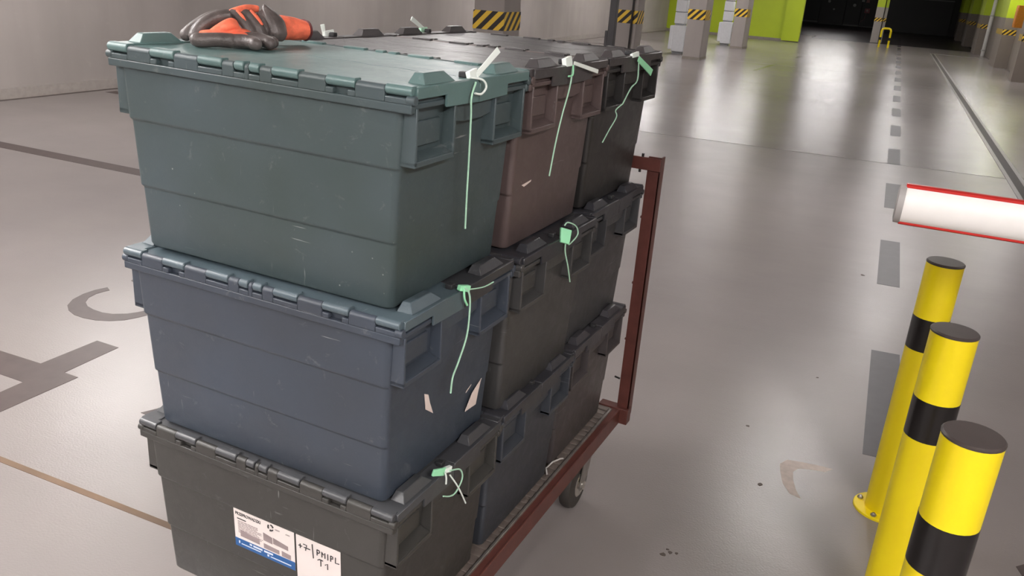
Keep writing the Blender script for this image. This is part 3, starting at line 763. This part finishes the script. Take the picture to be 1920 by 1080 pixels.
# ------------------------------------------------------------------ plastic seals
SG = simple('pale_green_seal', lin((178, 222, 194)), 0.4, var=0.03)
SW = simple('whitish_seal', lin((240, 248, 242)), 0.4, var=0.02)
SB = simple('bright_green_seal', lin((158, 232, 184)), 0.4, var=0.03)
def smooth_path(pts, n=6):
    P = [Vector(q) for q in pts]
    out = []
    for i in range(len(P) - 1):
        p0, p1, p2, p3 = P[max(i - 1, 0)], P[i], P[i + 1], P[min(i + 2, len(P) - 1)]
        for k in range(n):
            t = k / n
            out.append(0.5 * ((2 * p1) + (p2 - p0) * t + (2 * p0 - 5 * p1 + 4 * p2 - p3) * t * t + (3 * p1 - p0 - 3 * p2 + p3) * t ** 3))
    out.append(P[-1])
    return out
def seal(label, org, parts):
    """parts: (name, material, kind, data...) in cart coordinates"""
    o0 = W(*org)
    t = thing('security_seal', label, 'seal', o0, (0, 0, 0), 'plastic seals on the crate lids')
    for nm, mt, kind, pts, r in parts:
        pw = [W(*q) - o0 for q in pts]
        if kind == 'cord': MB().tube(smooth_path(pw), r, 8).build(nm, mt, t)
        elif kind == 'flag':
            a, b_ = pw[0], pw[-1]
            d = (b_ - a).normalized(); n_ = Vector((0.75, -0.65, 0.1)); s = d.cross(n_).normalized(); n_ = s.cross(d)
            hw, th = r
            q = []
            for sgn in (-1, 1):
                pass
            bot = [a - s * hw * 0.8 - n_ * th, a + s * hw * 0.8 - n_ * th, b_ + s * hw - n_ * th, b_ - s * hw - n_ * th]
            top = [v + n_ * 2 * th for v in bot]
            MB().hexa(bot, top).build(nm, mt, t, bevel=0.0012)
    return t
F = 0.0052
seal('white flag seal sticking up from the pale teal lid, long tail down the short end', (0.006, 0.195, 0.712), [
    ('tail', SG, 'cord', [(0.012, 0.186, 0.706), (0.012, 0.1741, 0.6831), (0.012, 0.1757, 0.6521), (0.009, 0.1815, 0.5828), (0.007, 0.1846, 0.5201), (0.006, 0.1869, 0.4647)], 0.0016),
    ('loop', SW, 'cord', [(0.000, 0.186, 0.712), (0.012, 0.2078, 0.7080), (0.014, 0.2175, 0.6962), (0.012, 0.2068, 0.6861), (0.009, 0.190, 0.688)], 0.0018),
    ('flag', SW, 'flag', [(0.000, 0.208, 0.7135), (-0.002, 0.284, 0.750)], (0.0055, 0.0012)),
    ('head', SW, 'flag', [(-0.004, 0.188, 0.713), (-0.004, 0.214, 0.716)], (0.0085, 0.004))])
seal('whitish flag seal lying over the rim of the mauve-brown crate, long tail hanging', (0.008, 0.58, 0.712), [
    ('tail', SG, 'cord', [(0.010, 0.5846, 0.7100), (0.012, 0.5721, 0.6669), (0.011, 0.549, 0.6169), (0.009, 0.5326, 0.5609), (0.006, 0.5229, 0.4969)], 0.0016),
    ('loop', SB, 'cord', [(0.010, 0.5846, 0.7092), (0.014, 0.5767, 0.6924), (0.012, 0.5611, 0.6903)], 0.0018),
    ('flag', SW, 'flag', [(0.010, 0.588, 0.7140), (0.014, 0.715, 0.6900)], (0.0045, 0.0012)),
    ('head', SW, 'flag', [(-0.002, 0.566, 0.714), (-0.002, 0.596, 0.716)], (0.010, 0.005))])
seal('pale green flag seal on the far charcoal top crate, flag slanting down', (0.008, 0.985, 0.708), [
    ('flag', SB, 'flag', [(0.012, 0.982, 0.7035), (0.014, 1.094, 0.6640)], (0.0085, 0.0014)),
    ('head', SW, 'flag', [(0.0, 0.965, 0.709), (0.0, 1.010, 0.712)], (0.006, 0.004)),
    ('tail', SG, 'cord', [(0.010, 0.992, 0.700), (0.012, 0.9933, 0.6531), (0.012, 0.9521, 0.6373), (0.010, 0.911, 0.6036)], 0.0017),
    ('tail', SG, 'cord', [(0.010, 0.911, 0.6036), (0.002, 0.89, 0.590), (0.012, 0.872, 0.578), (0.009, 0.8413, 0.552), (0.006, 0.8115, 0.5253)], 0.0014)])
seal('green knotted seal on the slate-blue crate rim with a long curling tail', (0.012, 0.19, 0.358), [
    ('head', SB, 'flag', [(0.006, 0.176, 0.362), (0.012, 0.200, 0.355)], (0.006, 0.0045)),
    ('tail', SG, 'cord', [(0.012, 0.1833, 0.3615), (0.015, 0.1956, 0.3499), (0.015, 0.2025, 0.3209), (0.013, 0.2008, 0.2655), (0.008, 0.1845, 0.2198), (0.006, 0.1701, 0.1943), (0.005, 0.1673, 0.1638)], 0.0017),
    ('strand', SG, 'cord', [(0.012, 0.1838, 0.3570), (0.014, 0.2466, 0.3435), (0.014, 0.2896, 0.3410)], 0.0013),
    ('loop', SB, 'cord', [(0.013, 0.1814, 0.3600), (0.016, 0.1797, 0.3431), (0.015, 0.1924, 0.3271)], 0.0020)])
seal('bright green square-tag seal on the dark grey crate rim below the mauve-brown crate', (0.024, 0.59, 0.36), [
    ('tag', SB, 'flag', [(0.028, 0.584, 0.3450), (0.022, 0.600, 0.3720)], (0.014, 0.003)),
    ('loop', SG, 'cord', [(0.020, 0.594, 0.3800), (0.024, 0.6032, 0.3859), (0.028, 0.643, 0.3686), (0.030, 0.6511, 0.3486), (0.029, 0.6208, 0.3378), (0.029, 0.6067, 0.3370)], 0.0016),
    ('tail', SG, 'cord', [(0.028, 0.590, 0.342), (0.026, 0.5985, 0.3208), (0.025, 0.6256, 0.2795), (0.022, 0.6539, 0.2363)], 0.0016)])
seal('pale green seal with looping strands on the labelled bottom crate rim', (0.004, 0.15, 0.012), [
    ('tag', SB, 'flag', [(0.0, 0.126, 0.019), (0.006, 0.158, 0.007)], (0.008, 0.0025)),
    ('head', SW, 'flag', [(0.005, 0.156, 0.010), (0.009, 0.174, 0.006)], (0.006, 0.004)),
    ('strand', SW, 'cord', [(0.012, 0.1495, 0.012), (0.014, 0.151, -0.0), (0.013, 0.1528, -0.0145)], 0.0017),
    ('strand', SG, 'cord', [(0.012, 0.165, 0.0065), (0.014, 0.199, -0.0076), (0.015, 0.2108, -0.0258), (0.014, 0.2084, -0.0422), (0.013, 0.1895, -0.0552), (0.013, 0.1694, -0.0506), (0.013, 0.1452, -0.0366)], 0.0016),
    ('strand', SW, 'cord', [(0.013, 0.1664, -0.0031), (0.017, 0.1939, -0.044), (0.014, 0.2327, -0.1027)], 0.0016)])
seal('white flag seal standing up at the far long-side corner of the top row', (-0.600, 0.985, 0.716), [
    ('flag', SW, 'flag', [(-0.600, 1.000, 0.716), (-0.600, 0.936, 0.745)], (0.006, 0.0012)),
    ('head', SG, 'flag', [(-0.600, 0.980, 0.714), (-0.600, 1.012, 0.714)], (0.008, 0.004)),
    ('tail', SG, 'cord', [(-0.605, 0.995, 0.712), (-0.612, 0.99, 0.69), (-0.610, 0.985, 0.62)], 0.0015)])
seal('small white seal stub behind the orange glove cuff', (-0.600, 0.585, 0.716), [
    ('flag', SW, 'flag', [(-0.600, 0.580, 0.714), (-0.600, 0.574, 0.735)], (0.005, 0.0012)),
    ('head', SW, 'flag', [(-0.600, 0.578, 0.714), (-0.600, 0.612, 0.716)], (0.007, 0.004)),
    ('tail', SG, 'cord', [(-0.605, 0.59, 0.712), (-0.612, 0.59, 0.69), (-0.610, 0.59, 0.62)], 0.0015)])

# ------------------------------------------------------------------ gloves
ORG = Vector((-0.444, 0.166, 0.712))
GU, GV = Vector((0.7255, 0.688, 0)), Vector((-0.688, 0.7255, 0))
def gp(u, v, w_): 
    q = ORG + GU * u + GV * v
    return W(q.x, q.y, q.z + w_)
def lathe_path(mb, pts, radii, flat=1.0, n=14, up=None):
    sp = smooth_path(pts, 5)
    rr = []
    for i in range(len(pts) - 1):
        for k in range(5): rr.append(radii[i] + (radii[i + 1] - radii[i]) * k / 5)
    rr.append(radii[-1])
    mb.tube(sp, rr, n, flat, up)
def finger(mb, pts, r, flat=1.0):
    """rounded glove finger: pts from root to tip"""
    P = [gp(*q) for q in pts]
    d = (P[-1] - P[-2]).normalized()
    P = P + [P[-1] + d * r * 0.55, P[-1] + d * r * 0.88, P[-1] + d * r * 1.0]
    n = len(pts)
    rad = [r * 1.04] + [r] * (n - 1) + [r * 0.80, r * 0.42, r * 0.05]
    lathe_path(mb, P, rad, flat)
def fuse(o, vox, it=6):
    md = o.modifiers.new('fuse', 'REMESH'); md.mode = 'VOXEL'; md.voxel_size = vox; md.use_smooth_shade = True
    ms = o.modifiers.new('soft', 'SMOOTH'); ms.factor = 0.5; ms.iterations = it
    return o
def glove_coat(name, rgb, rough):
    mt, nt, p = base_mat(name)
    v = coords(nt)
    a = noise(nt, 45, 4, v); f2 = noise(nt, 420, 3, v)
    c = lin(rgb)
    r = ramp(nt, a.outputs['Fac'], [(0.3, tuple(x * 0.7 for x in c[:3]) + (1,)), (0.7, tuple(x * 1.25 for x in c[:3]) + (1,))])
    nt.links.new(r.outputs['Color'], p.inputs['Base Color'])
    p.inputs['Roughness'].default_value = rough
    ad = nt.nodes.new('ShaderNodeMath'); ad.operation = 'MULTIPLY_ADD'; ad.inputs[1].default_value = 4.0
    nt.links.new(a.outputs['Fac'], ad.inputs[0]); nt.links.new(f2.outputs['Fac'], ad.inputs[2])
    bump(nt, p, ad.outputs[0], 0.25, 0.003)
    return mt
COAT = glove_coat('grey_rubber_coating', (92, 84, 82), 0.42)
KNIT = glove_coat('orange_knit', (255, 124, 92), 0.85)
TRIM = simple('dark_red_trim', lin((96, 44, 46)), 0.8)

# front glove: lies palm down, thumb to the left, two fingers to the right
ga_ = thing('work_glove', 'orange work glove with grey rubber fingers, nearer of the pair, fingertips on the lid edge', 'glove', gp(0, 0, 0), group='pair of work gloves')
def local(o, root):
    o.parent = root
    o.matrix_parent_inverse = Matrix.Translation(-root.location)
    return o
mb = MB()
finger(mb, [(-0.022, 0.006, 0.013), (-0.045, 0.0, 0.014), (-0.070, -0.004, 0.0125), (-0.079, -0.004, 0.0125)], 0.0125)
finger(mb, [(-0.024, 0.010, 0.013), (0.000, 0.000, 0.014), (0.014, -0.014, 0.012), (0.018, -0.024, 0.0115)], 0.0115)
finger(mb, [(-0.010, 0.018, 0.015), (0.020, 0.016, 0.018), (0.036, 0.008, 0.014), (0.043, 0.000, 0.0118)], 0.0112)
finger(mb, [(-0.020, 0.03, 0.013), (0.010, 0.034, 0.014), (0.034, 0.03, 0.013), (0.048, 0.022, 0.0118)], 0.0112)
local(fuse(mb.build('coated_fingers', COAT), 0.0016, 5), ga_)
mb = MB()
# knit back of the hand, bunched
lathe_path(mb, [gp(-0.074, 0.022, 0.022), gp(-0.055, 0.016, 0.0225), (gp(-0.030, 0.012, 0.0185)), gp(-0.002, 0.016, 0.021), gp(0.016, 0.026, 0.020)], [0.008, 0.013, 0.0135, 0.0125, 0.006], 0.55, up=(0, 0, 1))
lathe_path(mb, [gp(-0.060, 0.032, 0.018), gp(-0.045, 0.026, 0.026), gp(-0.030, 0.022, 0.037), gp(-0.020, 0.026, 0.041), gp(-0.014, 0.034, 0.034)], [0.008, 0.012, 0.011, 0.010, 0.006], 0.9)
lathe_path(mb, [gp(-0.040, 0.024, 0.018), gp(-0.034, 0.016, 0.030), gp(-0.026, 0.014, 0.034), gp(-0.016, 0.020, 0.036), gp(-0.008, 0.028, 0.026)], [0.007, 0.0085, 0.007, 0.0075, 0.006], 0.8)
lathe_path(mb, [gp(-0.050, 0.030, 0.018), gp(-0.025, 0.024, 0.022), gp(0.0, 0.030, 0.023), gp(0.012, 0.034, 0.018)], [0.012, 0.014, 0.012, 0.008], 0.8)
local(fuse(mb.build('knit_back', KNIT), 0.0016, 4), ga_)

# rear glove: folded, fingers to the left, knuckles arched, cuff to the right
gb_ = thing('work_glove', 'orange work glove folded behind the other, its open cuff pointing right', 'glove', gp(0, 0.09, 0), group='pair of work gloves')
mb = MB()
finger(mb, [(-0.030, 0.075, 0.050), (-0.055, 0.070, 0.046), (-0.082, 0.066, 0.030), (-0.100, 0.064, 0.0145)], 0.0115)
finger(mb, [(-0.024, 0.062, 0.051), (-0.050, 0.056, 0.046), (-0.074, 0.050, 0.030), (-0.084, 0.048, 0.0140)], 0.0120)
lathe_path(mb, [gp(-0.024, 0.078, 0.040), gp(-0.040, 0.074, 0.036), gp(-0.060, 0.072, 0.026), gp(-0.078, 0.07, 0.013)], [0.016, 0.017, 0.015, 0.008], 0.9)
# middle folds
finger(mb, [(-0.022, 0.080, 0.054), (-0.008, 0.070, 0.049), (0.006, 0.060, 0.034), (0.016, 0.052, 0.016)], 0.0095)
finger(mb, [(-0.002, 0.088, 0.056), (0.010, 0.078, 0.050), (0.024, 0.066, 0.034), (0.034, 0.058, 0.014)], 0.0105)
# tall folded palm with a peak, bulging down to the lid
lathe_path(mb, [gp(0.036, 0.092, 0.0735), gp(0.040, 0.090, 0.064), gp(0.047, 0.086, 0.052), gp(0.056, 0.080, 0.038), gp(0.060, 0.074, 0.022), gp(0.060, 0.072, 0.010)], [0.0015, 0.010, 0.017, 0.020, 0.0185, 0.008], 0.8)
lathe_path(mb, [gp(0.026, 0.092, 0.058), gp(0.036, 0.088, 0.046), gp(0.046, 0.082, 0.030), gp(0.056, 0.076, 0.018)], [0.008, 0.014, 0.016, 0.012], 0.9)
local(fuse(mb.build('coated_palm', COAT), 0.0016, 4), gb_)
mb = MB()
lathe_path(mb, [gp(-0.034, 0.084, 0.040), gp(-0.022, 0.082, 0.053), gp(0.004, 0.090, 0.063), gp(0.026, 0.096, 0.064)], [0.010, 0.012, 0.011, 0.008], 0.7)
lathe_path(mb, [gp(-0.012, 0.072, 0.0600), gp(-0.004, 0.064, 0.052), gp(0.006, 0.056, 0.040)], [0.0035, 0.0045, 0.003], 0.8)
lathe_path(mb, [gp(0.012, 0.078, 0.0620), gp(0.022, 0.068, 0.052), gp(0.032, 0.060, 0.038)], [0.003, 0.004, 0.003], 0.8)
lathe_path(mb, [gp(-0.044, 0.060, 0.026), gp(-0.030, 0.060, 0.030), gp(-0.016, 0.062, 0.026)], [0.012, 0.014, 0.010], 0.9)
local(fuse(mb.build('knit_back', KNIT), 0.0014, 3), gb_)
# cuff: flattened open sleeve
mb = MB()
sec = []
cl = [(0.050, 0.105, 0.034, 0.019, 0.024), (0.070, 0.120, 0.034, 0.020, 0.022), (0.090, 0.132, 0.0335, 0.021, 0.021), (0.105, 0.140, 0.032, 0.022, 0.019), (0.112, 0.143, 0.031, 0.022, 0.018)]
N = 26
def cuff_ring(u, v, w_, a, h, s=1.0):
    out = []
    for k in range(N):
        t_ = 2 * PI * k / N
        wob = 1 + 0.07 * math.sin(3 * t_ + u * 60)
        out.append(gp(u + 0.010 * math.cos(t_) * s, v - math.cos(t_) * a * s * wob * 1.4, w_ + math.sin(t_) * h * s * wob - 0.003))
    return out
outer = [cuff_ring(*q) for q in cl]
inner = [cuff_ring(*q, 0.86) for q in cl[::-1]]
mb.loft(outer + inner[:4], cap=True)
local(mb.build('cuff', KNIT), gb_)
u, v, w_, a, h = cl[-1]
ring = cuff_ring(u + 0.001, v, w_, a, h, 1.02)
mb = MB(); mb.tube(ring + [ring[0]], 0.0022, 8)
local(mb.build('cuff_trim', TRIM), gb_)

# ------------------------------------------------------------------ bollards
def bollard(x, y, h, r, lb):
    t = thing('bollard', lb, 'bollard', (x, y, 0), group='yellow and black bollards at the barrier')
    MB().lathe([(r, 0.008), (r, h - 0.270)]).build('lower_tube', YEL, t)
    MB().lathe([(r + 0.0004, h - 0.270), (r + 0.0004, h - 0.170)]).build('black_band', BLK, t)
    MB().lathe([(r, h - 0.170), (r, h - 0.006)]).build('upper_tube', YEL, t)
    MB().lathe([(r + 0.0008, h - 0.007), (r + 0.0012, h - 0.003), (r - 0.002, h), (0.001, h)]).build('cap', simple('cap_grey', lin((70, 62, 60)), 0.4), t)
    fl_ = MB().lathe([(0.085, 0), (0.085, 0.006), (0.083, 0.008), (0.001, 0.008)], 36).build('base_plate', YEL, t)
    for k in range(4):
        a = PI / 4 + k * PI / 2 + 0.45
        MB().lathe([(0.009, 0.008), (0.009, 0.013), (0.005, 0.018), (0.001, 0.018)], 6, (0.069 * math.cos(a), 0.069 * math.sin(a))).build('anchor_bolt', GALV, fl_)
BD = [(0.872, 1.574, 'rear bollard with its flange visible on the floor beside a dark lane dash'),
      (0.866, 0.984, 'middle bollard of the row of three'),
      (0.868, 0.456, 'nearest bollard, its wide cap lowest in the photo')]
for x, yy, lb in BD: bollard(x, yy, 0.84, 0.0505, lb)

# ------------------------------------------------------------------ barrier arm
ay, az, hh = 1.15, 1.072, 0.046
t = thing('barrier_arm', 'white barrier arm with red edges reaching in from the right', 'barrier', (0.695, ay, az))
ARMW = simple('arm_white', lin((250, 247, 244)), 0.35, var=0.015)
ARMR = simple('arm_red', lin((196, 44, 40)), 0.35, var=0.03)
L = 2.6
def arm_ring(x, s=1.0, zt=1.0):
    return [(x, 0.030 * s * math.cos(2 * PI * k / 32), hh * s * math.sin(2 * PI * k / 32)) for k in range(32)]
MB().loft([arm_ring(0.012), arm_ring(L)]).build('boom', ARMW, t)
for s in (1, -1):
    pr = [(-0.013, s * (hh - 0.0085)), (0.013, s * (hh - 0.0085)), (0.013, s * (hh + 0.0005)), (0.008, s * (hh + 0.003)), (-0.008, s * (hh + 0.003)), (-0.013, s * (hh + 0.0005))]
    MB().prism(pr, 'x', 0.010, L).build('edge_strip', ARMR, t, bevel=0.001)
MB().loft([arm_ring(-0.004, 0.80), arm_ring(-0.002, 1.02), arm_ring(0.012, 1.04), arm_ring(0.0125, 0.9)]).build('end_cap', simple('cap_light_grey', lin((168, 164, 162)), 0.4), t)
# its drive cabinet, outside the frame on the right
MB().box(2.35, 2.75, -0.16, 0.16, -az, 0.12).build('drive_cabinet', simple('cabinet_grey', lin((120, 118, 116)), 0.45), t, bevel=0.01)
mark('floor_patch', [(1.245, 1.46), (1.40, 1.62), (1.40, 1.30), (1.262, 1.40)][::-1], PAINT)

# ------------------------------------------------------------------ turn the whole place so that the trolley lies along the axes
RZ = Matrix.Rotation(-TH, 4, 'Z')
bpy.context.view_layer.update()
for o in list(S.objects):
    if o.parent is None: o.matrix_world = RZ @ o.matrix_world
